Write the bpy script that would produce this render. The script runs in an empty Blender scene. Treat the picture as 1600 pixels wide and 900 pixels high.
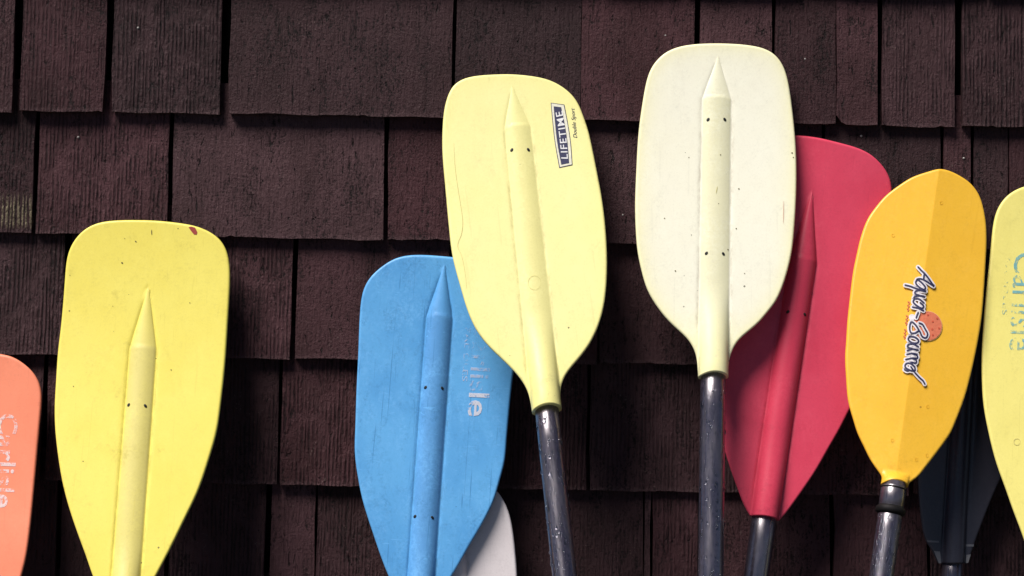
import bpy, math, random
import numpy as np
from mathutils import Vector, Matrix

random.seed(11)
rng = np.random.default_rng(5)
scene = bpy.context.scene
col = scene.collection

# ------------------------------------------------------------------ camera
D = 2.4                     # camera to wall
S = 0.0008                  # metres per photo pixel on the wall
ZC = 1.55                   # camera height
ROLL = math.radians(0.95)
CAM = np.array((0.0, -D, ZC))
RV = np.array((math.cos(ROLL), 0, math.sin(ROLL)))
UV = np.array((-math.sin(ROLL), 0, math.cos(ROLL)))
cam_d = bpy.data.cameras.new('camera')
cam_d.sensor_width = 36
cam_d.lens = 36 * D / (1600 * S)
cam_d.clip_start = 0.05
cam_d.clip_end = 200
cam = bpy.data.objects.new('camera', cam_d)
col.objects.link(cam)
cam.matrix_world = Matrix(((RV[0], UV[0], 0, CAM[0]), (RV[1], UV[1], -1, CAM[1]), (RV[2], UV[2], 0, CAM[2]), (0, 0, 0, 1)))
scene.camera = cam

# ------------------------------------------------------------------ light
SUN_AZ, SUN_EL = math.radians(47), math.radians(57)
world = bpy.data.worlds.new('World')
scene.world = world
world.use_nodes = True
wn = world.node_tree
sky = wn.nodes.new('ShaderNodeTexSky')
sky.sky_type = 'NISHITA'
sky.sun_disc = False
sky.sun_elevation = SUN_EL
sky.sun_rotation = math.pi + SUN_AZ
sky.dust_density = 0.15
sky.air_density = 0.38
sky.ozone_density = 1.0
wn.links.new(sky.outputs[0], wn.nodes['Background'].inputs[0])
wn.nodes['Background'].inputs[1].default_value = 0.05
sun_d = bpy.data.lights.new('sun', 'SUN')
sun_d.energy = 5.0
sun_d.angle = math.radians(30)
sun_d.color = (1.0, 0.965, 0.92)
sun = bpy.data.objects.new('sun', sun_d)
col.objects.link(sun)
sp = Vector((-math.sin(SUN_AZ) * math.cos(SUN_EL), -math.cos(SUN_AZ) * math.cos(SUN_EL), math.sin(SUN_EL)))
sun.rotation_euler = sp.to_track_quat('Z', 'Y').to_euler()
sun.location = sp * 6
scene.view_settings.view_transform = 'Standard'
scene.view_settings.look = 'None'
scene.view_settings.gamma = 1.0
scene.view_settings.exposure = 0.28
scene.view_settings.use_curve_mapping = False


# ------------------------------------------------------------------ helpers
def ray(px):
    px = np.asarray(px, float).reshape(-1, 2)
    d = np.zeros((len(px), 3))
    d[:, 1] = D
    return d + RV * ((px[:, :1] - 800) * S) + UV * ((450 - px[:, 1:]) * S)


def hit(px, p0, n):
    d = ray(px)
    t = ((p0 - CAM) @ n) / (d @ n)
    return CAM + d * t[:, None]


def wall_xz(px, y=-0.014):
    return hit(px, np.array((0, y, 0.0)), np.array((0, 1.0, 0)))


def mesh_obj(name, verts, faces, mat, parent=None, smooth=True):
    me = bpy.data.meshes.new(name)
    me.from_pydata([tuple(map(float, v)) for v in verts], [], [tuple(map(int, f)) for f in faces])
    me.update()
    if smooth:
        me.shade_smooth()
    if mat:
        me.materials.append(mat)
    o = bpy.data.objects.new(name, me)
    col.objects.link(o)
    if parent:
        o.parent = parent
    return o


def spline(pts, n):
    """Catmull-Rom through pts, resampled evenly to n points."""
    p = np.asarray(pts, float)
    e = np.vstack([2 * p[0] - p[1], p, 2 * p[-1] - p[-2]])
    out = []
    for i in range(1, len(e) - 2):
        p0, p1, p2, p3 = e[i - 1], e[i], e[i + 1], e[i + 2]
        a = 0.5
        t0 = 0.0
        t1 = t0 + max(np.linalg.norm(p1 - p0), 1e-6) ** a
        t2 = t1 + max(np.linalg.norm(p2 - p1), 1e-6) ** a
        t3 = t2 + max(np.linalg.norm(p3 - p2), 1e-6) ** a
        t = np.linspace(t1, t2, 16, endpoint=False)[:, None]
        A1 = (t1 - t) / (t1 - t0) * p0 + (t - t0) / (t1 - t0) * p1
        A2 = (t2 - t) / (t2 - t1) * p1 + (t - t1) / (t2 - t1) * p2
        A3 = (t3 - t) / (t3 - t2) * p2 + (t - t2) / (t3 - t2) * p3
        B1 = (t2 - t) / (t2 - t0) * A1 + (t - t0) / (t2 - t0) * A2
        B2 = (t3 - t) / (t3 - t1) * A2 + (t - t1) / (t3 - t1) * A3
        out.append((t2 - t) / (t2 - t1) * B1 + (t - t1) / (t2 - t1) * B2)
    out = np.vstack(out + [e[-2:-1]])
    return resample(out, n)


def resample(p, n):
    s = np.concatenate([[0], np.cumsum(np.linalg.norm(np.diff(p, axis=0), axis=1))])
    q = np.linspace(0, s[-1], n) if np.isscalar(n) else np.asarray(n) * s[-1]
    return np.stack([np.interp(q, s, p[:, k]) for k in range(p.shape[1])], axis=1)


# ------------------------------------------------------------------ materials
class NT:
    def __init__(self, name):
        self.m = bpy.data.materials.new(name)
        self.m.use_nodes = True
        self.t = self.m.node_tree
        self.b = self.t.nodes['Principled BSDF']

    def n(self, kind, **kw):
        nd = self.t.nodes.new('ShaderNode' + kind)
        for k, v in kw.items():
            setattr(nd, k, v)
        return nd

    def l(self, a, b):
        self.t.links.new(a, b)

    def put(self, sock, v):
        if isinstance(v, (int, float)):
            sock.default_value = v
        elif isinstance(v, (tuple, list)):
            sock.default_value = tuple(v) if len(v) != 3 or sock.type == 'VECTOR' else (*v, 1)
        else:
            self.l(v, sock)

    def math(self, op, a, b=0.0, clamp=False):
        nd = self.n('Math', operation=op, use_clamp=clamp)
        self.put(nd.inputs[0], a)
        self.put(nd.inputs[1], b)
        return nd.outputs[0]

    def ramp(self, v, lo, hi, a=0.0, b=1.0):
        nd = self.n('MapRange', clamp=True)
        self.put(nd.inputs[0], v)
        for i, x in enumerate((lo, hi, a, b)):
            self.put(nd.inputs[i + 1], x)
        return nd.outputs[0]

    def mix(self, f, a, b):
        nd = self.n('Mix', data_type='RGBA')
        self.put(nd.inputs[0], f)
        self.put(nd.inputs[6], a)
        self.put(nd.inputs[7], b)
        return nd.outputs[2]

    def coord(self, scale=(1, 1, 1), rnd=False):
        tc = self.n('TexCoord')
        v = tc.outputs['Object']
        if rnd:
            oi = self.n('ObjectInfo')
            k = self.n('VectorMath', operation='SCALE')
            k.inputs[0].default_value = (13.7, 5.1, 29.3)
            self.l(oi.outputs['Random'], k.inputs['Scale'])
            ad = self.n('VectorMath', operation='ADD')
            self.l(v, ad.inputs[0])
            self.l(k.outputs[0], ad.inputs[1])
            v = ad.outputs[0]
        mp = self.n('Mapping')
        mp.inputs['Scale'].default_value = scale
        self.l(v, mp.inputs['Vector'])
        return mp.outputs[0]

    def noise(self, vec, scale, detail=3.0, rough=0.5, dist=0.0):
        nd = self.n('TexNoise')
        self.l(vec, nd.inputs['Vector'])
        nd.inputs['Scale'].default_value = scale
        nd.inputs['Detail'].default_value = detail
        nd.inputs['Roughness'].default_value = rough
        nd.inputs['Distortion'].default_value = dist
        return nd.outputs[0]

    def bump(self, h, strength, dist):
        nd = self.n('Bump')
        nd.inputs['Strength'].default_value = strength
        nd.inputs['Distance'].default_value = dist
        self.l(h, nd.inputs['Height'])
        self.l(nd.outputs[0], self.b.inputs['Normal'])


def mat_plastic(name, c, c2, rib=None, rough=0.42, speck=0.5, speck_col=(0.06, 0.045, 0.02), scuff=0.25, streak=0.2, bump=0.10, cloudy=0.26, rim=None):
    """Weathered moulded plastic: mottled tone, long faint scratches, small dark specks, grime along the rib."""
    k = NT(name)
    v = k.coord()
    base = k.mix(k.ramp(k.noise(v, 9, 4, 0.55), 0.35, 0.68), c, c2)
    fade = k.noise(v, 2.6, 2, 0.5)
    base = k.mix(k.ramp(fade, 0.45, 0.75, 0, 0.35), base, tuple(min(1, x * 1.12 + 0.02) for x in c))
    if rib:
        at = k.n('Attribute', attribute_name='rib')
        base = k.mix(k.math('MULTIPLY', at.outputs['Fac'], 0.75), base, rib)
    if rim:      # sun-bleached middle, plastic keeps its colour at rim and neck
        ar = k.n('Attribute', attribute_name='rim')
        base = k.mix(k.math('MULTIPLY', ar.outputs['Fac'], 0.8), base, rim)
    # fine mottling like rubbed, slightly chalky plastic
    mott = k.noise(v, 420, 3, 0.7)
    base = k.mix(k.ramp(mott, 0.5, 0.75, 0, 0.16), base, tuple(x * 0.55 for x in c2))
    cloud = k.math('MULTIPLY', k.ramp(k.noise(k.coord((38, 38, 22)), 1.0, 5, 0.7, 0.5), 0.42, 0.66), k.ramp(k.noise(v, 240, 3, 0.75), 0.40, 0.62))
    base = k.mix(k.math('MULTIPLY', cloud, cloudy), base, tuple(min(1, x * 1.1 + 0.05) for x in c))
    cloud2 = k.math('MULTIPLY', k.ramp(k.noise(k.coord((34, 34, 20)), 1.4, 5, 0.7, 0.8), 0.48, 0.7), k.ramp(k.noise(v, 310, 3, 0.75), 0.42, 0.62))
    base = k.mix(k.math('MULTIPLY', cloud2, cloudy), base, tuple(x * 0.62 for x in c2))
    # long scratches
    vs = k.coord((260, 260, 9))
    scr = k.ramp(k.noise(vs, 1.0, 2, 0.5, 0.4), 0.66, 0.72, 0, streak)
    base = k.mix(scr, base, tuple(x * 0.72 for x in c2))
    vs2 = k.coord((30, 30, 150))
    scr2 = k.ramp(k.noise(vs2, 1.3, 2, 0.5, 1.2), 0.69, 0.73, 0, streak * 0.7)
    base = k.mix(scr2, base, tuple(min(1, x * 1.1 + 0.03) for x in c))
    # blotchy grime
    gr = k.math('MULTIPLY', k.ramp(k.noise(v, 26, 5, 0.65), 0.55, 0.75), k.ramp(k.noise(v, 150, 3, 0.7), 0.45, 0.65))
    base = k.mix(k.math('MULTIPLY', gr, scuff), base, tuple(x * 0.42 for x in c2))
    # grime held in the angle beside the rib
    ae = k.n('Attribute', attribute_name='rib_edge')
    ge = k.math('MULTIPLY', ae.outputs['Fac'], k.ramp(k.noise(k.coord((90, 90, 30)), 2.0, 4, 0.7), 0.42, 0.68, 0, 0.5))
    base = k.mix(ge, base, (c2[0] * 0.45, c2[1] * 0.4, c2[2] * 0.35))
    # scuffed, slightly dirty rim
    ad = k.n('Attribute', attribute_name='rim')
    rd = k.math('MULTIPLY', k.ramp(ad.outputs['Fac'], 0.45, 1.0), k.ramp(k.noise(v, 95, 4, 0.75), 0.56, 0.68, 0, 0.4))
    base = k.mix(rd, base, tuple(x * 0.55 for x in c2))
    # specks
    vo = k.n('TexVoronoi')
    vo.inputs['Scale'].default_value = 55
    k.l(v, vo.inputs['Vector'])
    sep = k.n('SeparateColor')
    k.l(vo.outputs['Color'], sep.inputs[0])
    rad = k.ramp(sep.outputs[0], 1 - 0.35 * speck, 1.0, 0.0, 0.085)
    sp_ = k.ramp(k.math('SUBTRACT', rad, vo.outputs['Distance']), 0.0, 0.02, 0, 0.8)
    base = k.mix(sp_, base, speck_col)
    k.l(base, k.b.inputs['Base Color'])
    k.l(k.ramp(mott, 0.3, 0.8, rough - 0.05, rough + 0.14), k.b.inputs['Roughness'])
    k.b.inputs['IOR'].default_value = 1.46
    h = k.math('ADD', k.math('MULTIPLY', mott, 0.5), k.math('MULTIPLY', scr, -1.2))
    k.bump(h, bump, 0.0006)
    return k.m


def mat_shaft(name, c=(0.018, 0.0145, 0.022), rough=0.25, ior=2.5):
    k = NT(name)
    v = k.coord()
    f = k.noise(v, 160, 4, 0.7)
    k.l(k.mix(k.ramp(f, 0.4, 0.7), c, tuple(x * 2.2 for x in c)), k.b.inputs['Base Color'])
    k.l(k.ramp(k.noise(k.coord((120, 120, 14)), 1.0, 4, 0.7), 0.35, 0.7, rough - 0.06, rough + 0.2), k.b.inputs['Roughness'])
    k.b.inputs['IOR'].default_value = ior
    k.b.inputs['Specular Tint'].default_value = (1.0, 0.91, 0.95, 1)
    k.bump(f, 0.12, 0.0005)
    return k.m


def mat_flat(name, c, rough=0.5, worn=None, worn_scale=140, full=1.0):
    """Printed ink; worn = share rubbed away."""
    k = NT(name)
    v = k.coord()
    k.l(k.mix(k.ramp(k.noise(v, 300, 3, 0.6), 0.35, 0.7), c, tuple(x * 0.8 for x in c)), k.b.inputs['Base Color'])
    k.b.inputs['Roughness'].default_value = rough
    if worn is not None:
        tr = k.n('BsdfTransparent')
        mx = k.n('MixShader')
        f = k.ramp(k.math('ADD', k.math('MULTIPLY', k.noise(v, worn_scale, 4, 0.7), 0.55), k.math('MULTIPLY', k.noise(v, worn_scale * 0.25, 2, 0.5), 0.45)), worn - 0.06, worn + 0.06, 0.0, full)
        k.l(f, mx.inputs[0])
        k.l(tr.outputs[0], mx.inputs[1])
        k.l(k.b.outputs[0], mx.inputs[2])
        k.l(mx.outputs[0], k.t.nodes['Material Output'].inputs['Surface'])
    return k.m


def mat_shingle():
    k = NT('stained_cedar')
    oi = k.n('ObjectInfo')
    rnd = oi.outputs['Random']
    comb_amt = k.n('Attribute', attribute_type='OBJECT', attribute_name='comb').outputs['Fac']
    bare = k.n('Attribute', attribute_type='OBJECT', attribute_name='bare').outputs['Fac']
    v = k.coord((1, 1, 1), True)
    # slowly wandering grain, stretched along the shingle
    grain = k.noise(k.coord((190, 60, 9), True), 1.0, 4, 0.65, 0.5)
    comb = k.n('TexWave', wave_type='BANDS', bands_direction='X')
    comb.inputs['Scale'].default_value = 62
    comb.inputs['Distortion'].default_value = 5.0
    comb.inputs['Detail'].default_value = 3.0
    comb.inputs['Detail Scale'].default_value = 1.6
    comb.inputs['Detail Roughness'].default_value = 0.65
    k.l(k.coord((1, 0.4, 0.09), True), comb.inputs['Vector'])
    fibre = k.noise(k.coord((280, 200, 85), True), 1.0, 5, 0.75, 0.3)
    fuzz = k.noise(k.coord((340, 300, 330), True), 1.0, 4, 0.75)
    saw = k.noise(k.coord((120, 80, 260), True), 1.0, 3, 0.6, 0.6)
    broad = k.noise(k.coord((16, 10, 9), True), 1.0, 4, 0.6)
    brk = k.ramp(k.noise(k.coord((55, 20, 30), True), 1.0, 4, 0.65), 0.40, 0.58, 0.0, 1.0)
    ridge = k.math('MULTIPLY', k.math('MULTIPLY', comb.outputs['Fac'], comb_amt), brk)
    groove = k.math('MULTIPLY', k.math('MULTIPLY', k.ramp(comb.outputs['Fac'], 0.42, 0.12), comb_amt), brk)
    plain = k.math('SUBTRACT', 1.0, comb_amt)
    h = k.math('ADD', k.math('MULTIPLY', ridge, 0.8), k.math('MULTIPLY', grain, 0.7))
    h = k.math('ADD', h, k.math('MULTIPLY', fibre, 0.9))
    h = k.math('ADD', h, k.math('MULTIPLY', fuzz, 0.55))
    h = k.math('ADD', h, k.math('MULTIPLY', k.math('MULTIPLY', saw, plain), 0.3))
    # splits and knocked-out fibres
    pit = k.ramp(k.noise(k.coord((230, 200, 48), True), 1.0, 3, 0.65, 0.8), 0.63, 0.70)
    h = k.math('SUBTRACT', h, k.math('MULTIPLY', pit, 0.9))
    dark, mid, lite = (0.0036, 0.0011, 0.0011), (0.041, 0.0148, 0.0168), (0.076, 0.0305, 0.0355)
    c = k.mix(k.ramp(broad, 0.32, 0.68), mid, lite)
    fl = k.math('ADD', k.math('ADD', k.math('MULTIPLY', fibre, 0.38), k.math('MULTIPLY', grain, 0.17)), k.math('MULTIPLY', fuzz, 0.45))
    patch = k.ramp(k.noise(k.coord((26, 20, 14), True), 1.0, 4, 0.65), 0.40, 0.62, -0.035, 0.045)
    c = k.mix(k.ramp(k.math('SUBTRACT', fl, patch), 0.385, 0.475, 0.92, 0), c, dark)
    c = k.mix(k.math('MULTIPLY', groove, 0.75), c, dark)
    c = k.mix(k.math('MULTIPLY', pit, 0.85), c, (0.006, 0.003, 0.003))
    # per shingle tone
    hsv = k.n('HueSaturation')
    k.l(k.ramp(rnd, 0, 1, 0.66, 1.26), hsv.inputs['Value'])
    k.l(k.ramp(k.math('FRACT', k.math('MULTIPLY', rnd, 7.31)), 0, 1, 0.86, 1.06), hsv.inputs['Saturation'])
    k.l(c, hsv.inputs['Color'])
    c = hsv.outputs[0]
    # a few rubbed fibre ends with the stain gone
    raw = k.math('MULTIPLY', k.ramp(fuzz, 0.60, 0.68), k.ramp(k.noise(k.coord((30, 20, 26), True), 1.0, 2, 0.5), 0.57, 0.66, 0, 0.6))
    c = k.mix(raw, c, (0.20, 0.15, 0.13))
    tc = k.n('TexCoord')
    sx = k.n('SeparateXYZ')
    k.l(tc.outputs['Object'], sx.inputs[0])
    wear = k.math('MULTIPLY', k.ramp(sx.outputs[2], 0.0015, 0.006, 1, 0), k.ramp(fuzz, 0.35, 0.6, 0.0, 0.32))
    c = k.mix(wear, c, (0.150, 0.088, 0.092))
    zb = k.math('MULTIPLY', k.ramp(sx.outputs[2], 0.004, 0.012), k.ramp(sx.outputs[2], 0.030, 0.052, 1, 0))
    bm = k.math('MULTIPLY', k.math('MULTIPLY', bare, zb), k.ramp(k.math('ADD', k.math('MULTIPLY', comb.outputs['Fac'], 0.5), k.math('MULTIPLY', fibre, 0.7)), 0.45, 0.75))
    c = k.mix(k.math('MULTIPLY', bm, k.ramp(fuzz, 0.4, 0.58, 0.15, 0.9)), c, (0.25, 0.205, 0.125))
    k.l(c, k.b.inputs['Base Color'])
    k.l(k.ramp(fibre, 0.3, 0.7, 0.75, 0.5), k.b.inputs['Roughness'])
    k.b.inputs['IOR'].default_value = 1.4
    k.b.inputs['Specular IOR Level'].default_value = 0.30
    k.bump(h, 1.0, 0.0030)
    return k.m


M_SHINGLE = mat_shingle()
M_FELT = mat_flat('black_felt', (0.002, 0.002, 0.002), 1.0)
M_FELT.node_tree.nodes['Principled BSDF'].inputs['Specular IOR Level'].default_value = 0.0

# ------------------------------------------------------------------ ground
gk = NT('wet_gravel_ground')
gv = gk.coord()
gk.l(gk.mix(gk.ramp(gk.noise(gv, 70, 5, 0.7), 0.35, 0.7), (0.020, 0.019, 0.018), (0.055, 0.052, 0.048)), gk.b.inputs['Base Color'])
gk.b.inputs['Roughness'].default_value = 0.8
gk.bump(gk.noise(gv, 110, 4, 0.7), 0.8, 0.01)
g = mesh_obj('ground', [(-8, -10, 0), (8, -10, 0), (8, 1, 0), (-8, 1, 0)], [(0, 1, 2, 3)], gk.m, smooth=False)
g['kind'] = 'structure'

# ------------------------------------------------------------------ shingle wall
wall = bpy.data.objects.new('shingle_wall', None)
col.objects.link(wall)
wall['label'] = 'dark brown stained wood shingle wall behind the leaning paddles'
wall['category'] = 'wall'
XW = 1.25


def box(name, x0, x1, y0, y1, z0, z1, mat, parent):
    v = [(x0, y0, z0), (x1, y0, z0), (x1, y1, z0), (x0, y1, z0), (x0, y0, z1), (x1, y0, z1), (x1, y1, z1), (x0, y1, z1)]
    f = [(0, 1, 5, 4), (1, 2, 6, 5), (2, 3, 7, 6), (3, 0, 4, 7), (4, 5, 6, 7), (3, 2, 1, 0)]
    return mesh_obj(name, v, f, mat, parent, smooth=False)


def shingle(x0, x1, z0, expo, tb, comb, bare=0.0, skew=0.0, notch=None):
    w = x1 - x0
    H = expo + 0.04
    nx = max(8, int(w / 0.006))
    xs = np.linspace(-w / 2, w / 2, nx + 1)
    ph = rng.uniform(0, 20)
    jit = 0.0006 * np.sin(xs * 70 + ph) + rng.normal(0, 0.00018, nx + 1) + skew * xs
    # chewed fibres at the lower edge
    chew = (rng.random(nx + 1) < 0.035) * rng.uniform(0.0006, 0.002, nx + 1)
    jit = jit + chew
    if notch:
        jit = jit + np.clip(1 - np.abs(xs - notch) / 0.009, 0, 1) * 0.012
    cup = rng.normal(0, 0.0012)
    rows = [0.0, 0.25, 0.55, 0.8, 1.0]
    sj = rng.normal(0, 0.0006, (len(rows), 2))
    V, F = [], []
    for side in (0, 1):
        for r, q in enumerate(rows):
            z = q * H
            back = -0.006 * (1 - q)
            t = tb * (1 - q) + 0.002 * q
            for i, x in enumerate(xs):
                xx = x + (sj[r, 0] if i == 0 else sj[r, 1] if i == nx else 0)
                zz = z + (jit[i] if r == 0 else 0)
                y = back - (t if side == 0 else 0) - (cup * (1 - (2 * x / w) ** 2) * (1 - q) if side == 0 else 0)
                V.append((xx, y, zz))
    n1 = nx + 1
    off = len(rows) * n1
    for r in range(len(rows) - 1):
        for i in range(nx):
            a = r * n1 + i
            F.append((a, a + 1, a + 1 + n1, a + n1))
            F.append((off + a, off + a + n1, off + a + 1 + n1, off + a + 1))
        a = r * n1
        F.append((a, a + n1, off + a + n1, off + a))
        a = r * n1 + nx
        F.append((a, off + a, off + a + n1, a + n1))
    top = (len(rows) - 1) * n1
    for i in range(nx):
        F.append((i, off + i, off + i + 1, i + 1))
        F.append((top + i, top + i + 1, off + top + i + 1, off + top + i))
    o = mesh_obj('shingle', V, F, M_SHINGLE, wall, smooth=False)
    o.location = ((x0 + x1) / 2, 0, z0)
    o['comb'] = float(comb)
    o['bare'] = float(bare)
    return o


# butt lines (photo row at column 800) and joints (column, width) as the photograph shows them
butts = {-1: -26, 0: 186, 1: 378, 2: 566, 3: 763, 4: 953}
joints = {
    0: [(27, 13), (170, 13), (352, 12), (709, 6), (908, 1.3), (1089, 9), (1209, 6), (1307, 1.0), (1375.5, 8), (1499, 11)],
    1: [(55, 7), (266, 7), (603, 8), (838, 6), (1040, 7), (1287, 5), (1473, 5), (1520, 6), (1577, 2)],
    2: [(103, 10), (213, 6), (459, 8), (704, 6), (936, 5), (1160, 7), (1330, 6), (1560, 6)],
    3: [(68, 8), (196, 5), (436, 5), (615, 7), (920, 6), (1190, 6), (1425, 8), (1540, 5)],
    4: [(90, 8), (260, 6), (418, 8), (493, 3), (700, 6), (1006, 1.6), (1018, 3), (1092, 5), (1300, 6), (1452, 6)],
}
ztop = 2.36
zb = {k: wall_xz([(800, v)], -0.017)[0, 2] for k, v in butts.items()}
courses = sorted(zb.values())
step = 0.152
while courses[0] - step > 0.02:
    courses.insert(0, courses[0] - step)
while courses[-1] + step < ztop - 0.02:
    courses.append(courses[-1] + step)
inv = {round(v, 6): k for k, v in zb.items()}
combs = {(0, 0): .7, (0, 1): .55, (0, 2): .9, (0, 3): .1, (0, 4): .1, (0, 5): .15, (0, 6): .1, (0, 7): .15, (0, 8): .1, (0, 9): .6, (0, 10): .9,
         (1, 0): .7, (1, 1): .8, (1, 2): .15, (1, 3): .15, (2, 0): .9, (2, 1): .9, (2, 2): .7, (2, 3): .1, (3, 2): .8, (3, 3): .8}
for ci, z0 in enumerate(courses):
    expo = (courses[ci + 1] - z0) if ci + 1 < len(courses) else step
    key = inv.get(round(z0, 6))
    cuts = []
    if key in joints:
        rowmid = butts[key] - 95
        for x, wd in joints[key]:
            cuts.append((wall_xz([(x, rowmid + (x - 800) * 0.0165)])[0, 0], wd * S))
        edge_l, edge_r = cuts[0][0], cuts[-1][0]
    else:
        edge_l = edge_r = rng.uniform(-0.1, 0.1)
        cuts = [(edge_l, 0.006)]
    x = edge_l
    while True:
        x -= rng.uniform(0.09, 0.26)
        if x < -XW + 0.05:
            break
        cuts.insert(0, (x, rng.uniform(0.003, 0.008)))
    nleft = sum(1 for c in cuts if c[0] < edge_l - 1e-9)
    x = edge_r
    while True:
        x += rng.uniform(0.09, 0.26)
        if x > XW - 0.05:
            break
        cuts.append((x, rng.uniform(0.003, 0.008)))
    bounds = [(-XW, 0)] + cuts + [(XW, 0)]
    for i in range(len(bounds) - 1):
        xa = bounds[i][0] + bounds[i][1] / 2
        xb = bounds[i + 1][0] - bounds[i + 1][1] / 2
        idx = i - nleft
        cb = combs.get((key, idx), rng.choice((0.1, 0.2, 0.6, 0.85)))
        bare = 1.0 if (key == 1 and idx == 0) else 0.0
        shingle(xa, xb, z0 + rng.normal(0, 0.0009), expo, rng.uniform(0.0095, 0.0125), cb, bare,
                rng.normal(0, 0.004), notch=-0.026 if (key == 0 and idx == 8) else None)
nk = NT('galvanised_nail')
nk.b.inputs['Base Color'].default_value = (0.30, 0.27, 0.25, 1)
nk.b.inputs['Roughness'].default_value = 0.5
for px, py in ((121, 214), (1040, 55), (1347, 212), (918, 487), (973, 336), (215, 43), (612, 163), (430, 128), (1258, 92), (1507, 247)):
    xw, _, zw = wall_xz([(px, py)], -0.012)[0]
    z0 = max(c for c in courses if c <= zw)
    q = (zw - z0) / 0.192
    yy = -(0.0168 * (1 - q) + 0.002 * q)
    V, F = [(0, -0.0011, 0)], []
    for rr, dy in ((0.0011, -0.0009), (0.0016, 0.0), (0.0014, 0.004)):
        V += [(rr * math.cos(a), dy, rr * math.sin(a)) for a in np.linspace(0, 2 * math.pi, 8, endpoint=False)]
    for i in range(8):
        j = (i + 1) % 8
        F += [(0, 1 + i, 1 + j), (1 + i, 9 + i, 9 + j, 1 + j), (9 + i, 17 + i, 17 + j, 9 + j)]
    nl = mesh_obj('nail_head', V, F, nk.m, wall)
    nl.location = (xw, yy, zw)
box('sheathing', -XW, XW, 0.002, 0.03, 0.0, ztop, M_FELT, wall)


# ------------------------------------------------------------------ paddles
class Paddle:
    pass


def smooth01(t):
    t = np.clip(t, 0, 1)
    return t * t * (3 - 2 * t)


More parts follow.
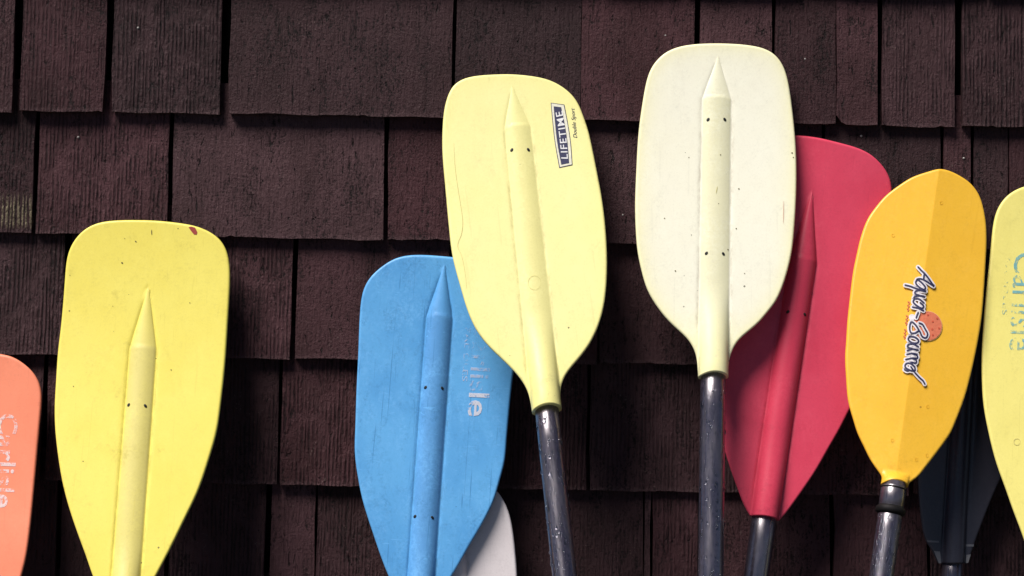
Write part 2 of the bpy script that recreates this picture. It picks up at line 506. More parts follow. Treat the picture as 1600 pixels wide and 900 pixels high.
def make_paddle(label, outline, tip, neck, lean, touch, blade_mat, shaft_mat, shaft_r, rib=None, crease=0.0,
                spoon=0.010, dish=0.0, nu=112, nv=200, soft=5.0, neck_lip=4.0, rib_h=0.5, rib_ex=0.25, groove=0.0009):
    """outline: photo columns/rows from the left side of the neck, over the tip, to the right side of the neck.
    The blade's plane leans on the wall at its tip; the outline is laid out on that plane at its real size."""
    P = Paddle()
    th = math.radians(lean)
    n = np.array((0, -math.cos(th), math.sin(th)))
    p0 = hit([tip], np.array((0, -touch, 0.0)), np.array((0, 1.0, 0)))[0]
    pn = hit([neck], p0, n)[0]
    az = p0 - pn
    az /= np.linalg.norm(az)
    ax = np.cross(az, -n)                 # right-handed: x, y = -n (into the wall), z along the shaft
    ax = np.cross(-n, az)
    # foot on the ground: shaft axis at height r
    t = (pn[2] - shaft_r * 0.999) / az[2]
    foot = pn - az * t
    P.root = bpy.data.objects.new('kayak_paddle', None)
    col.objects.link(P.root)
    P.root.matrix_world = Matrix(((ax[0], -n[0], az[0], foot[0]), (ax[1], -n[1], az[1], foot[1]), (ax[2], -n[2], az[2], foot[2]), (0, 0, 0, 1)))
    P.root['label'] = label
    P.root['category'] = 'paddle'
    P.root['group'] = 'kayak paddles leaning on the shingle wall'

    def loc(px):
        d = hit(px, p0, n) - foot
        return np.stack([d @ ax, d @ az], axis=1)
    P.loc = loc
    P.zneck = t
    ol = spline(loc(outline), 700)
    kr = np.exp(-0.5 * (np.arange(-24, 25) / soft) ** 2)
    kr /= kr.sum()
    pad = np.vstack([2 * ol[0] - ol[24:0:-1], ol, 2 * ol[-1] - ol[-2:-26:-1]])
    ol = np.stack([np.convolve(pad[:, i], kr, 'valid') for i in (0, 1)], 1)
    iL = int(np.argmax(ol[:, 1] - ol[:, 0]))
    iR = int(np.argmax(ol[:, 1] + ol[:, 0]))
    Lc, Tc, Rc = ol[:iL + 1], ol[iL:iR + 1], ol[iR:][::-1]
    v = np.linspace(0, 1, nv + 1)
    v = 0.8 * v + 0.2 * (0.5 - 0.5 * np.cos(np.pi * v))
    Lv, Rv = resample(Lc, v), resample(Rc, v)
    zn = Lc[0][1]
    xc = (Rc[0][0] + Lc[0][0]) / 2
    wn_ = abs(Rc[0][0] - Lc[0][0]) / 2
    if rib:
        rt = loc([rib['tip']])[0]
        rs = loc([rib['step']])[0]
        ws = rib['ws'] * S
        wk = rib.get('wn', rib['ws']) * S

    def rib_line(z):
        """centre and half width of the rib (or fold) at height z"""
        if not rib:
            return np.zeros_like(z), np.full_like(z, 0.0011)
        q = np.clip((z - zn) / (rs[1] - zn), 0, 1)
        c = np.clip((z - rs[1]) / (rt[1] - rs[1]), 0, 1)
        axx = np.where(c > 0, rs[0] + (rt[0] - rs[0]) * c, rs[0] * q + xc * (1 - q))
        w = np.where(c > 0, ws * 0.97 * (1 - c) + 0.0002, wk + (ws - wk) * q)
        return axx, w

    def coons(Um):
        """Um: (nv+1, k) parameters across the blade for every row"""
        k = Um.shape[1]
        Tu = resample(Tc, Um.ravel()).reshape(nv + 1, k, 2)
        Bu = Lc[0] + (Rc[0] - Lc[0]) * Um[..., None]
        U, V = Um[..., None], v[:, None, None]
        G = (1 - V) * Bu + V * Tu + (1 - U) * Lv[:, None] + U * Rv[:, None]
        return G - ((1 - U) * (1 - V) * Lc[0] + U * (1 - V) * Rc[0] + (1 - U) * V * Tc[0] + U * V * Tc[-1])

    fu = np.linspace(0, 1, 401)
    FG = coons(np.tile(fu, (nv + 1, 1)))
    nin = 28 if rib else 6
    nside = (nu - nin - 8) // 2
    Um = np.zeros((nv + 1, nu + 1))
    for r in range(nv + 1):
        fx, fz = FG[r, :, 0], FG[r, :, 1]
        ac, wv = rib_line(fz)
        wv = np.maximum(wv, 0.0011)
        sgn = (fx - ac) / wv
        k1, k2, k3, k4 = np.interp((-1.16, -1.0, 1.0, 1.16), sgn, fu)
        k1 = min(max(k1, 0.05), 0.90)
        k2 = max(k2, k1 + 0.012)
        k4 = max(min(k4, 0.95), k2 + 0.03)
        k3 = max(min(k3, k4 - 0.012), k2 + 0.01)
        e = np.linspace(0, 1, nside + 1)
        e = 0.6 * e + 0.4 * e * e                      # denser towards the rim
        Um[r] = np.concatenate([k1 * e, np.linspace(k1, k2, 5)[1:], np.linspace(k2, k3, nin + 1)[1:],
                                np.linspace(k3, k4, 5)[1:], (k4 + (1 - k4) * (1 - e[::-1]))[1:]])[:nu + 1]
    Um[:, -1] = 1.0
    G = coons(Um)
    # arched lip at the neck
    lip = neck_lip * S * np.clip(1 - ((G[..., 0] - xc) / wn_) ** 2, 0, 1) * np.clip(1 - v / 0.05, 0, 1)[:, None]
    X = G[..., 0].ravel()
    Z = G[..., 1].ravel()
    # distance to the outline
    dist = np.full(X.shape, 9.0)
    A, B = ol[:-1:2], ol[2::2]
    A = A[:len(B)]
    ab = B - A
    l2 = (ab ** 2).sum(1) + 1e-12
    pts = np.stack([X, Z], 1)
    for k in range(0, len(X), 4000):
        w_ = pts[k:k + 4000, None] - A[None]
        tt = np.clip((w_ * ab).sum(2) / l2, 0, 1)
        dd = ((w_ - tt[..., None] * ab) ** 2).sum(2)
        dist[k:k + 4000] = np.sqrt(dd.min(1))
    ztip = ol[:, 1].max()

    def base(x, z):
        q = np.clip((z - zn) / (ztip - zn), 0, 1)
        y = -spoon * np.clip((q - 0.55) / 0.45, 0, 1) ** 2.2       # tip scoops forward
        y = y - dish * (x / 0.1) ** 2 * smooth01(q / 0.4)            # sides scoop forward
        if crease:
            y = y + crease * np.sqrt(x * x + 0.0006 ** 2) * smooth01(q / 0.08)
        return y

    def ribh(x, z):
        if not rib:
            q = np.clip((z - zn) / (0.020), 0, 1)
            w = wn_ * 0.98
            p = np.clip(np.abs((x - xc) / w), 0, 1)
            return w * np.sqrt(np.clip(1 - p * p, 0, 1)) * (1 - smooth01(q)) * 0.7, 0 * x, 0 * x
        z = z - 0.22 * ws * np.sqrt(np.clip(1 - ((x - rs[0]) / ws) ** 2, 0, 1)) * np.clip(1 - np.abs(z - rs[1]) / 0.03, 0, 1)
        q = np.clip((z - zn) / (rs[1] - zn), 0, 1)
        axx = rs[0] * q + xc * (1 - q)
        w = wk + (ws - wk) * q
        c = np.clip((z - rs[1]) / (rt[1] - rs[1]), 0, 1)
        axx = np.where(c > 0, rs[0] + (rt[0] - rs[0]) * c, axx)
        w = np.where(c > 0, ws * 0.97 * (1 - c) + 0.0002, w)
        Hh = np.where(c > 0, (ws * rib_h - 0.0006) * (1 - c) ** 0.95, w * (rib_h + (0.98 - rib_h) * (1 - smooth01(q / 0.35))))
        ex = 0.5 + rib_ex * smooth01(q / 0.4)
        p = np.abs(x - axx) / w
        hh = Hh * np.clip(1 - np.clip(p, 0, 1) ** 2.2, 0, 1) ** ex
        on = np.clip((1.02 - p) / 0.06, 0, 1) * (z < rt[1])
        edge = np.exp(-((p - 1.13) / 0.14) ** 2) * (z < rt[1]) * np.clip((z - zn) / 0.05, 0, 1) * np.where(c > 0, 0.4, 1.0)
        # shallow groove where the rib meets the blade
        hh = hh - groove * np.exp(-((p - 1.07) / 0.09) ** 2) * (z < rt[1]) * smooth01(q / 0.2)
        solid = on * np.where(c > 0, 0.35 + 0.4 * (1 - c), 1.0)
        return hh, solid, edge

    T = 0.0021
    er = 0.0028
    round_ = np.sqrt(np.clip(1 - (1 - np.clip(dist / er, 0, 1)) ** 2, 0, 1))
    hf, solid, edge = ribh(X, Z)
    b = base(X, Z)
    yf = b - 0.0004 - T * round_ - hf
    yb = b + 0.0004 + T * round_ + np.maximum(hf, 0) * np.clip(1.15 - 0.9 * (Z - zn) / (0.5 * (ztip - zn)), 0.25, 1.0)
    N = len(X)
    Zf = Z + lip.ravel()
    verts = np.vstack([np.stack([X, yf, Zf], 1), np.stack([X, yb, Z], 1)])
    W = nu + 1
    idx = np.arange(N).reshape(nv + 1, W)
    q = np.stack([idx[:-1, :-1], idx[:-1, 1:], idx[1:, 1:], idx[1:, :-1]], -1).reshape(-1, 4)
    loop = np.concatenate([idx[0, :], idx[1:, -1], idx[-1, -2::-1], idx[-2:0:-1, 0]])
    nxt = np.roll(loop, -1)
    side = np.stack([nxt, loop, loop + N, nxt + N], -1)
    faces = np.vstack([q, (q + N)[:, ::-1], side])
    me = bpy.data.meshes.new('blade')
    me.vertices.add(len(verts))
    me.vertices.foreach_set('co', verts.astype(np.float32).ravel())
    me.loops.add(faces.size)
    me.loops.foreach_set('vertex_index', faces.astype(np.int32).ravel())
    me.polygons.add(len(faces))
    me.polygons.foreach_set('loop_start', np.arange(0, faces.size, 4, dtype=np.int32))
    rim = np.maximum(np.exp(-dist / 0.010), np.clip(1.25 - (Z - zn) / 0.07, 0, 1))
    for nm, arr in (('rib', solid), ('rib_edge', edge), ('rim', rim)):
        a = me.attributes.new(nm, 'FLOAT', 'POINT')
        a.data.foreach_set('value', np.concatenate([arr, arr]).astype(np.float32))
    me.update(calc_edges=True)
    me.validate()
    me.shade_smooth()
    me.materials.append(blade_mat)
    P.blade = bpy.data.objects.new('blade', me)
    col.objects.link(P.blade)
    P.blade.parent = P.root

    def surf(x, z, lift=0.0003):
        h, _, _ = ribh(x, z)
        return base(x, z) - 0.0004 - T - h - lift
    P.surf = surf

    # shaft: rounded foot, up into the neck
    seg_n = 40
    prof = [(0.0, 0.0 - shaft_r)]
    prof = [(shaft_r * math.sin(a), -shaft_r * math.cos(a)) for a in np.linspace(0.05, math.pi / 2, 7)]
    ztop_ = zn + (0.03 if rib else 0.006)
    prof += [(shaft_r, z) for z in np.linspace(0.02, ztop_, 24)]
    sv, sf = [], []
    for r, z in prof:
        for i in range(seg_n):
            a = 2 * math.pi * i / seg_n
            sv.append((r * math.cos(a), r * math.sin(a), z))
    for k in range(len(prof) - 1):
        for i in range(seg_n):
            j = (i + 1) % seg_n
            sf.append((k * seg_n + i, k * seg_n + j, (k + 1) * seg_n + j, (k + 1) * seg_n + i))
    sf.append(tuple(range(seg_n))[::-1])
    sf.append(tuple((len(prof) - 1) * seg_n + i for i in range(seg_n)))
    P.shaft = mesh_obj('shaft', sv, sf, shaft_mat, P.root)
    P.r = shaft_r
    P.zn = zn
    return P


def decal(P, name, polys, mat, lift, from_px=True):
    """polys: list of (points px, faces) laid on the blade's surface."""
    V, F = [], []
    for pts, faces in polys:
        l = P.loc(pts)
        o = len(V)
        y = P.surf(l[:, 0], l[:, 1], lift)
        V += [(a, b, c) for a, b, c in zip(l[:, 0], y, l[:, 1])]
        F += [tuple(o + i for i in f) for f in faces]
    return mesh_obj(name, V, F, mat, P.blade, smooth=False)


def ribbon(pts, w, n=None, taper=False):
    p = spline(pts, n or max(6, int(6 * len(pts))))
    t = np.gradient(p, axis=0)
    t /= np.linalg.norm(t, axis=1)[:, None] + 1e-9
    nn = np.stack([-t[:, 1], t[:, 0]], 1)
    ww = np.full(len(p), w / 2.0)
    if taper:
        ww *= np.sin(np.linspace(0.12, math.pi - 0.12, len(p))) ** 0.6
    a, b = p + nn * ww[:, None], p - nn * ww[:, None]
    V = np.vstack([a, b])
    m = len(p)
    F = [(i, i + 1, m + i + 1, m + i) for i in range(m - 1)]
    if not taper:
        for c, d in ((0, -1), (m - 1, 1)):
            k = len(V)
            ang = math.atan2(t[c][1] * d, t[c][0] * d)
            arc = [p[c] + w / 2 * np.array((math.cos(ang + s), math.sin(ang + s))) for s in np.linspace(-math.pi / 2, math.pi / 2, 7)]
            V = np.vstack([V, arc])
            F.append(tuple(range(k, k + 7)))
    return V, F


def disc(c, r, n=28, ry=None, rot=0):
    a = np.linspace(0, 2 * math.pi, n, endpoint=False)
    x, y = r * np.cos(a), (ry or r) * np.sin(a)
    return np.stack([c[0] + x * math.cos(rot) - y * math.sin(rot), c[1] + x * math.sin(rot) + y * math.cos(rot)], 1), [tuple(range(n))]


def gridded(V, F, cell):
    return V, F


def text_px(body, o, along, up, length, height, bold=0.0, shear=0.0, spacing=1.0):
    """Lettering as flat outlines; o = start of baseline, along/up = directions, in photo pixels."""
    cu = bpy.data.curves.new('t', 'FONT')
    cu.body = body
    cu.offset = bold
    cu.shear = shear
    cu.space_character = spacing
    cu.resolution_u = 3
    ob = bpy.data.objects.new('t', cu)
    col.objects.link(ob)
    dg = bpy.context.evaluated_depsgraph_get()
    me = ob.evaluated_get(dg).to_mesh()
    v = np.array([tuple(x.co) for x in me.vertices])
    f = [tuple(p.vertices) for p in me.polygons]
    ob.evaluated_get(dg).to_mesh_clear()
    bpy.data.objects.remove(ob)
    bpy.data.curves.remove(cu)
    u = (v[:, 0] - v[:, 0].min()) / np.ptp(v[:, 0]) * length
    w = v[:, 1] / 0.73 * height
    al, upv = np.array(along, float), np.array(up, float)
    al /= np.linalg.norm(al)
    upv /= np.linalg.norm(upv)
    return np.array(o) + u[:, None] * al + w[:, None] * upv, f


M_HOLE_DARK = mat_flat('hole_shade_black', (0.006, 0.006, 0.006), 0.6)  # black colour stands in for the shade inside the rivet holes


def hole_discs(P, pts, r=2.6):  # raised black discs painted in place of dark recessed holes
    for k, (x, y) in enumerate(pts):
        rot = -0.9 if k % 2 == 0 else 0.9
        l = P.loc([(x, y)])[0]
        V, F = [], []
        nseg = 14
        for ring, (rr, lift) in enumerate(((1.0, 0.0001), (0.96, 0.0005), (0.45, 0.0006))):
            pts_, _ = disc((x, y), r * rr * 1.15, nseg, r * rr * 0.8, rot)
            q = P.loc(pts_)
            yy = P.surf(q[:, 0], q[:, 1], lift)
            V += [(a, b, c) for a, b, c in zip(q[:, 0], yy, q[:, 1])]
        for ring in range(2):
            for i in range(nseg):
                j = (i + 1) % nseg
                F.append((ring * nseg + i, ring * nseg + j, (ring + 1) * nseg + j, (ring + 1) * nseg + i))
        F.append(tuple(range(2 * nseg, 3 * nseg)))
        mesh_obj('rivet', V, F, M_HOLE_DARK, P.blade)


wk = NT('water_drop')
wk.b.inputs['Base Color'].default_value = (0.9, 0.93, 1, 1)
wk.b.inputs['Roughness'].default_value = 0.03
wk.b.inputs['IOR'].default_value = 1.33
wk.b.inputs['Transmission Weight'].default_value = 1.0
M_DROP = wk.m


def drops(P, z0, z1, n, rmax=0.0016, seed=1):
    r = np.random.default_rng(seed)
    V, F = [], []
    for _ in range(n):
        a = r.uniform(math.pi + 0.1, 2 * math.pi - 0.1)     # camera side
        z = r.uniform(z0, z1)
        s = rmax * (0.28 + 0.72 * r.random() ** 3)
        c = np.array((math.cos(a), math.sin(a), 0))
        tg = np.array((-math.sin(a), math.cos(a), 0))
        zz = np.array((0, 0, 1.0))
        o = len(V)
        el = r.uniform(0.9, 1.7)
        for hgt, rad in ((-0.1, 1.0), (0.35, 0.85), (0.58, 0.45)):
            for i in range(7):
                b = 2 * math.pi * i / 7
                p = c * (P.r + s * hgt) + zz * z + (tg * math.cos(b) + zz * math.sin(b) * el) * s * rad
                V.append(p)
        V.append(c * (P.r + s * 0.65) + zz * z)
        for k in range(2):
            for i in range(7):
                j = (i + 1) % 7
                F.append((o + k * 7 + i, o + k * 7 + j, o + (k + 1) * 7 + j, o + (k + 1) * 7 + i))
        for i in range(7):
            F.append((o + 14 + i, o + 14 + (i + 1) % 7, o + 21))
    d = mesh_obj('water_drops', V, F, M_DROP, P.shaft)
    d['kind'] = 'stuff'


def collar(P, z0, z1, r, mat, name='ferrule', bev=0.0012):
    n = 40
    prof = [(P.r * 0.98, z0), (r - bev, z0), (r, z0 + bev), (r, z1 - bev), (r - bev, z1), (P.r * 0.98, z1)]
    V, F = [], []
    for rr, z in prof:
        for i in range(n):
            a = 2 * math.pi * i / n
            V.append((rr * math.cos(a), rr * math.sin(a), z))
    for k in range(len(prof) - 1):
        for i in range(n):
            j = (i + 1) % n
            F.append((k * n + i, k * n + j, (k + 1) * n + j, (k + 1) * n + i))
    return mesh_obj(name, V, F, mat, P.shaft)


def shaft_z(P, px):
    return P.loc([px])[0, 1]


M_SHAFT = mat_shaft('black_wet_shaft')
M_SHAFT2 = mat_shaft('black_speckled_shaft', (0.018, 0.015, 0.024), 0.26)
M_RUBBER = mat_shaft('black_rubber', (0.003, 0.003, 0.003), 0.6, 1.3)
M_INK_WHITE = mat_flat('white_ink', (0.82, 0.80, 0.80), 0.45)
M_INK_NAVY = mat_flat('navy_ink', (0.030, 0.030, 0.085), 0.45)

# ---- yellow paddle with the red chip
m = mat_plastic('yellow_plastic', (0.82, 0.70, 0.13), (0.80, 0.66, 0.10), rib=(0.65, 0.56, 0.20), speck=0.8, scuff=0.4)
OUT = [(170, 1000), (169, 975), (166, 950), (158, 930), (145, 900), (135, 870), (122, 835), (107, 790), (97, 750), (90, 705), (86.5, 672), (85.5, 637), (87.5, 600),
       (91, 550), (96, 512), (102.5, 450), (106, 415), (111, 395), (120, 380), (135, 365), (155, 355.5), (180, 351.8), (215, 351), (250, 352),
       (280, 355), (310, 360), (332, 369), (347, 380), (357, 397), (361, 422), (360.5, 450), (357, 500), (352, 570), (346, 625), (339, 675),
       (327, 717), (310, 767), (287, 815), (265, 860), (244, 900), (227, 932), (216, 955), (211, 978), (210, 1003)]
P = make_paddle('bright yellow paddle with a small red chip on its tip edge', OUT, (238, 352), (190, 1001), 18, 0.018, m, M_SHAFT, 0.0150,
                rib=dict(tip=(234, 449), step=(224.5, 545), ws=19.5, wn=20.5), spoon=0.016, rib_h=0.27, rib_ex=0.55)
hole_discs(P, [(202, 634), (228.5, 636)])
decal(P, 'paint_chip', [(np.array([(298, 362.5), (302, 361.5), (308, 363), (311.5, 370), (310, 373.5), (306, 373), (301.5, 367.5)]), [(0, 1, 2, 3, 4, 5, 6)])],
      mat_flat('red_paint', (0.36, 0.045, 0.03), 0.5), 0.0004)
M_DIRT = mat_flat('dark_dirt', (0.13, 0.10, 0.03), 0.8)
for c, r in (((215.5, 383.5), 1.3), ((193.5, 415.5), 1.5), ((198.5, 379), 0.7), ((268, 579), 1.0), ((115.5, 604.5), .9), ((130.5, 721.5), .9), ((298, 476), .9), ((112, 434), .8), ((178, 481), .7)):
    decal(P, 'grit_speck', [disc(c, r, 9, r * 0.8, 0.5)], M_DIRT, 0.0004)
decal(P, 'scratch', [ribbon([(240.7, 366), (240.5, 370), (240.6, 374)], 1.2, taper=True)], M_DIRT, 0.0004)
YEL = P

# ---- salmon paddle at the end of the row
m = mat_plastic('salmon_plastic', (0.90, 0.27, 0.15), (0.86, 0.23, 0.125), rough=0.38, speck=0.25, scuff=0.15)
right = [(20, 559.5), (40, 571), (55, 584.5), (64, 600), (67.5, 617), (66, 640), (62, 677), (52.5, 775), (47.5, 825), (41, 872), (34, 900), (21, 945),
         (3, 995), (-18, 1045), (-40, 1090), (-52, 1120), (-56, 1150)]
ax0, ax1 = (-52, 556), (-79, 1150)


def mirror(pts, a, b):
    a, b = np.array(a, float), np.array(b, float)
    d = (b - a) / np.linalg.norm(b - a)
    out = []
    for p in pts:
        v = np.array(p, float) - a
        out.append(tuple(a + 2 * d * (v @ d) - v))
    return out


left = mirror(right, ax0, ax1)
P = make_paddle('salmon orange paddle with worn white lettering along its blade', left[::-1] + [(-75, 552), (-52, 553), (-15, 555), (0, 556.5)] + right, (-45, 554), (-79, 1150), 17, 0.018, m, M_SHAFT, 0.0150,
                rib=dict(tip=(-57, 655), step=(-61, 750), ws=19.5, wn=21), spoon=0.012, nu=96, nv=150)
hole_discs(P, [(-78, 840), (-52, 841)])
mw = mat_flat('worn_white_ink', (0.93, 0.84, 0.84), 0.5, worn=0.47, worn_scale=330, full=0.7)
decal(P, 'lettering', [text_px('Carlisle', (0.5, 648), (-0.055, 1), (1, 0.03), 146, 31, 0.012)], mw, 0.0004)

# ---- blue paddle
m = mat_plastic('blue_plastic', (0.120, 0.40, 0.75), (0.080, 0.315, 0.66), rib=(0.105, 0.30, 0.62), rough=0.40, speck=0.2, speck_col=(0.02, 0.08, 0.2), scuff=0.3, streak=0.75, cloudy=0.6)
OUT = [(631.5, 1000), (631, 975), (628, 952), (620, 930), (607, 900), (597, 875), (585, 840), (575, 810), (566, 780), (560, 750), (556, 725), (554, 700), (555, 675), (557, 612), (560, 550),
       (562, 500), (565, 465), (569, 450), (576, 437), (585, 427), (600, 415), (615, 405.5), (630, 401), (650, 399), (675, 400), (700, 402), (735, 406), (765, 412), (790, 423),
       (806, 440), (813, 462), (813, 490), (809, 530), (801, 590), (795, 650), (792, 682), (789, 720), (781, 750), (772, 782), (760, 807), (747, 830), (732, 855), (717, 882), (706, 900),
       (688, 932), (677, 955), (672.5, 978), (671.5, 1003)]
P = make_paddle('sky blue paddle with flaked white lettering tucked behind the pale yellow paddle', OUT, (695, 402), (651.5, 1001), 8.5, 0.018, m, M_SHAFT, 0.0150,
                rib=dict(tip=(695, 412), step=(687, 497), ws=19.5, wn=20), spoon=0.004, rib_h=0.42, rib_ex=0.5)
hole_discs(P, [(665, 606), (691.5, 607.5), (648.5, 807), (676, 809)])
mw2 = mat_flat('flaked_white_ink', (0.72, 0.72, 0.82), 0.5, worn=0.52, worn_scale=300, full=0.55)
mw3 = mat_flat('white_ink_rest', (0.75, 0.75, 0.84), 0.5, worn=0.42, worn_scale=300, full=0.85)
decal(P, 'lettering', [text_px('Carlis', (741, 497), (-0.065, 1), (1, 0.05), 114, 32, 0.006)], mw2, 0.0004)
decal(P, 'lettering', [text_px('le', (733.5, 614), (-0.065, 1), (1, 0.05), 36, 33, 0.012)], mw3, 0.0004)
decal(P, 'lettering', [text_px('PADDLES', (727.5, 512), (-0.065, 1), (1, 0.05), 84, 8.5, 0.0)], mw2, 0.0004)

# ---- white paddle hidden behind the blue one
m = mat_plastic('white_plastic', (0.74, 0.67, 0.68), (0.66, 0.59, 0.59), rough=0.45, speck=0.9)
right = [(735, 742), (757, 751), (777, 767.5), (786, 780), (794, 797), (800, 821), (804, 850), (808, 900), (808, 960), (802, 1020), (785, 1090), (762, 1150), (742, 1200), (734, 1235), (733, 1260)]
left = mirror(right, (708, 739), (713, 1260))
P = make_paddle('greyish white speckled paddle peeking out from behind the blue paddle', left[::-1] + [(708, 739)] + right, (708, 741), (713, 1260), 8.5, 0.040, m, M_SHAFT, 0.0150,
                rib=dict(tip=(709, 800), step=(710, 880), ws=19), spoon=0.003, nu=84, nv=120)

# ---- pale yellow paddle with the badge
m = mat_plastic('pale_yellow_plastic', (0.85, 0.785, 0.345), (0.83, 0.75, 0.30), rib=(0.75, 0.685, 0.275), rim=(0.86, 0.78, 0.29), rough=0.42, speck=0.25, scuff=0.2)
OUT = [(831.5, 645), (828, 622), (822, 605), (812, 590), (800, 576.5), (785, 562), (767, 545), (750, 525), (737, 502), (727, 475), (720, 450), (712, 422), (706, 395), (701, 350), (696, 295), (692, 250),
       (691, 225), (691.8, 200), (694, 175), (699, 155), (706, 140), (717, 130), (735, 124), (762, 121), (800, 120), (825, 122), (850, 126), (867, 132), (882, 141), (895, 152), (905, 167), (912, 185),
       (919, 205), (924.5, 228), (932, 265), (940, 307), (945, 345), (948, 387), (948.5, 420), (946, 462), (941, 490), (932, 517), (920, 540), (905, 560), (890, 577), (880, 592), (875.5, 607), (875.5, 625), (877.5, 639)]
P = make_paddle('pale yellow paddle with a navy badge, in front of the blue paddle', OUT, (799, 121), (854.5, 642), 18.5, 0.018, m, M_SHAFT, 0.0139,
                rib=dict(tip=(800, 137), step=(808.5, 201), ws=19, wn=22), spoon=0.007, neck_lip=5, rib_h=0.18, rib_ex=0.7, groove=0.0003)
hole_discs(P, [(799.5, 237), (825.5, 236.5)])


def bp(x, y):
    return (840 + x / 7.5, 150 + y / 7.5)


def band(side_a, side_b, n=14):
    a, b = spline([bp(*p) for p in side_a], n), spline([bp(*p) for p in side_b], n)
    return np.vstack([a, b]), [(i, i + 1, n + i + 1, n + i) for i in range(n - 1)]


decal(P, 'badge', [band([(152, 105), (170, 300), (200, 560), (252, 855)], [(312, 126), (352, 330), (388, 560), (408, 822)])], M_INK_NAVY, 0.0004)
decal(P, 'badge_border', [band([(160, 114), (178, 300), (208, 560), (260, 846)], [(304, 134), (344, 330), (380, 560), (400, 815)])], mat_flat('cream_ink', (0.80, 0.76, 0.60), 0.45), 0.0007)
decal(P, 'badge_panel', [band([(186, 148), (200, 310), (228, 560), (276, 818)], [(274, 158), (312, 330), (348, 560), (368, 800)])], M_INK_NAVY, 0.0010)
vt, ft = text_px('LIFETIME', (0, 0), (1, 0), (0, 1), 1.0, 1.0, 0.008, spacing=1.14)
a, b = np.array(bp(353, 752)), np.array(bp(288, 200))
c0, c1 = np.array(bp(272, 750)), np.array(bp(204, 222))
uu, ww = vt[:, :1], vt[:, 1:]
bow = np.sin(uu * math.pi) * np.array((1.2, 0.0))
vt = (a + (b - a) * uu) * (1 - ww) + (c0 + (c1 - c0) * uu) * ww + bow
decal(P, 'lettering', [(vt, ft)], M_INK_WHITE, 0.0013)
decal(P, 'lettering', [text_px('Double Sport', bp(462, 505), (-0.10, -1), (-1, 0.12), 46, 6.5, -0.004, 0.35)], M_INK_NAVY, 0.0005)
M_HAIR = mat_flat('hairline', (0.62, 0.55, 0.20), 0.6)
decal(P, 'scratch', [ribbon([(709, 225), (711, 262), (716, 300), (721, 330), (723, 350), (721, 367), (715, 385), (721, 400), (727, 430), (729, 452)], 0.6, 60, taper=True)], M_HAIR, 0.0005)
decal(P, 'mould_ring', [ribbon([(835 + 10 * math.cos(q), 444 + 11 * math.sin(q)) for q in np.linspace(0, 6.2, 14)], 0.55, 40, taper=True)], mat_flat('mould_mark', (0.74, 0.67, 0.25), 0.5), 0.0005)
drops(P, shaft_z(P, (885, 940)), shaft_z(P, (856, 650)), 330, rmax=0.0026, seed=3)

# ---- cream paddle
m = mat_plastic('cream_plastic', (0.90, 0.86, 0.70), (0.885, 0.84, 0.66), rib=(0.76, 0.715, 0.43), rim=(0.90, 0.83, 0.42), rough=0.42, speck=0.55, scuff=0.15, streak=0.15)
OUT = [(1091, 590), (1090, 575), (1088.5, 557), (1082, 540), (1072, 527), (1055, 512), (1040, 497), (1025, 477), (1012, 455), (1002, 422), (996, 392), (993.5, 362), (992.3, 325), (993, 295), (995, 250), (996.3, 225),
       (999, 195), (1004, 160), (1009, 132), (1015, 112), (1025, 97), (1040, 84), (1060, 76), (1087, 72), (1125, 71), (1162, 73), (1187, 77), (1200, 81.5), (1211, 89), (1220, 100), (1227, 115), (1232, 135), (1236, 160), (1240, 192),
       (1243, 225), (1244.5, 262), (1244, 305), (1241.5, 350), (1237, 395), (1230, 425), (1222, 450), (1212, 472), (1200, 487), (1185, 505), (1167, 520), (1153, 532), (1144, 547), (1139, 562), (1138, 575), (1137.5, 590)]
P = make_paddle('cream white paddle, the tallest of the row, in front of the red paddle', OUT, (1121, 72), (1114.3, 590), 12, 0.018, m, M_SHAFT, 0.0150,
                rib=dict(tip=(1121, 90), step=(1119.5, 157), ws=21.5, wn=22.5), spoon=0.007, neck_lip=6, rib_h=0.19, rib_ex=0.6, groove=0.0004)
hole_discs(P, [(1105.5, 189), (1131.5, 189), (1103, 397), (1129.5, 398)])
for c, r in (((1154, 296), 1.2), ((1150, 358), 1.1), ((1038, 342), 1.0), ((1055, 424), 1.2), ((1076, 247), .9), ((1125, 244), 1.0), ((1137, 391), 1.2), ((1163, 428), .9), ((1237, 240), 1.3), ((1239, 247), 1.0), ((1122, 320), .8), ((1080, 368), .8)):
    decal(P, 'grit_speck', [disc(c, r, 9, r * 0.85, 0.4)], M_DIRT, 0.0004)
decal(P, 'scratch', [ribbon([(1120, 293), (1118, 304)], 1.0, 8, taper=True)], M_HAIR, 0.0005)
decal(P, 'scratch', [ribbon([(1224, 315), (1223.5, 350)], 1.0, 8, taper=True)], mat_flat('red_rub', (0.70, 0.42, 0.30), 0.6), 0.0005)
drops(P, shaft_z(P, (1111, 940)), shaft_z(P, (1114, 598)), 240, rmax=0.0022, seed=4)

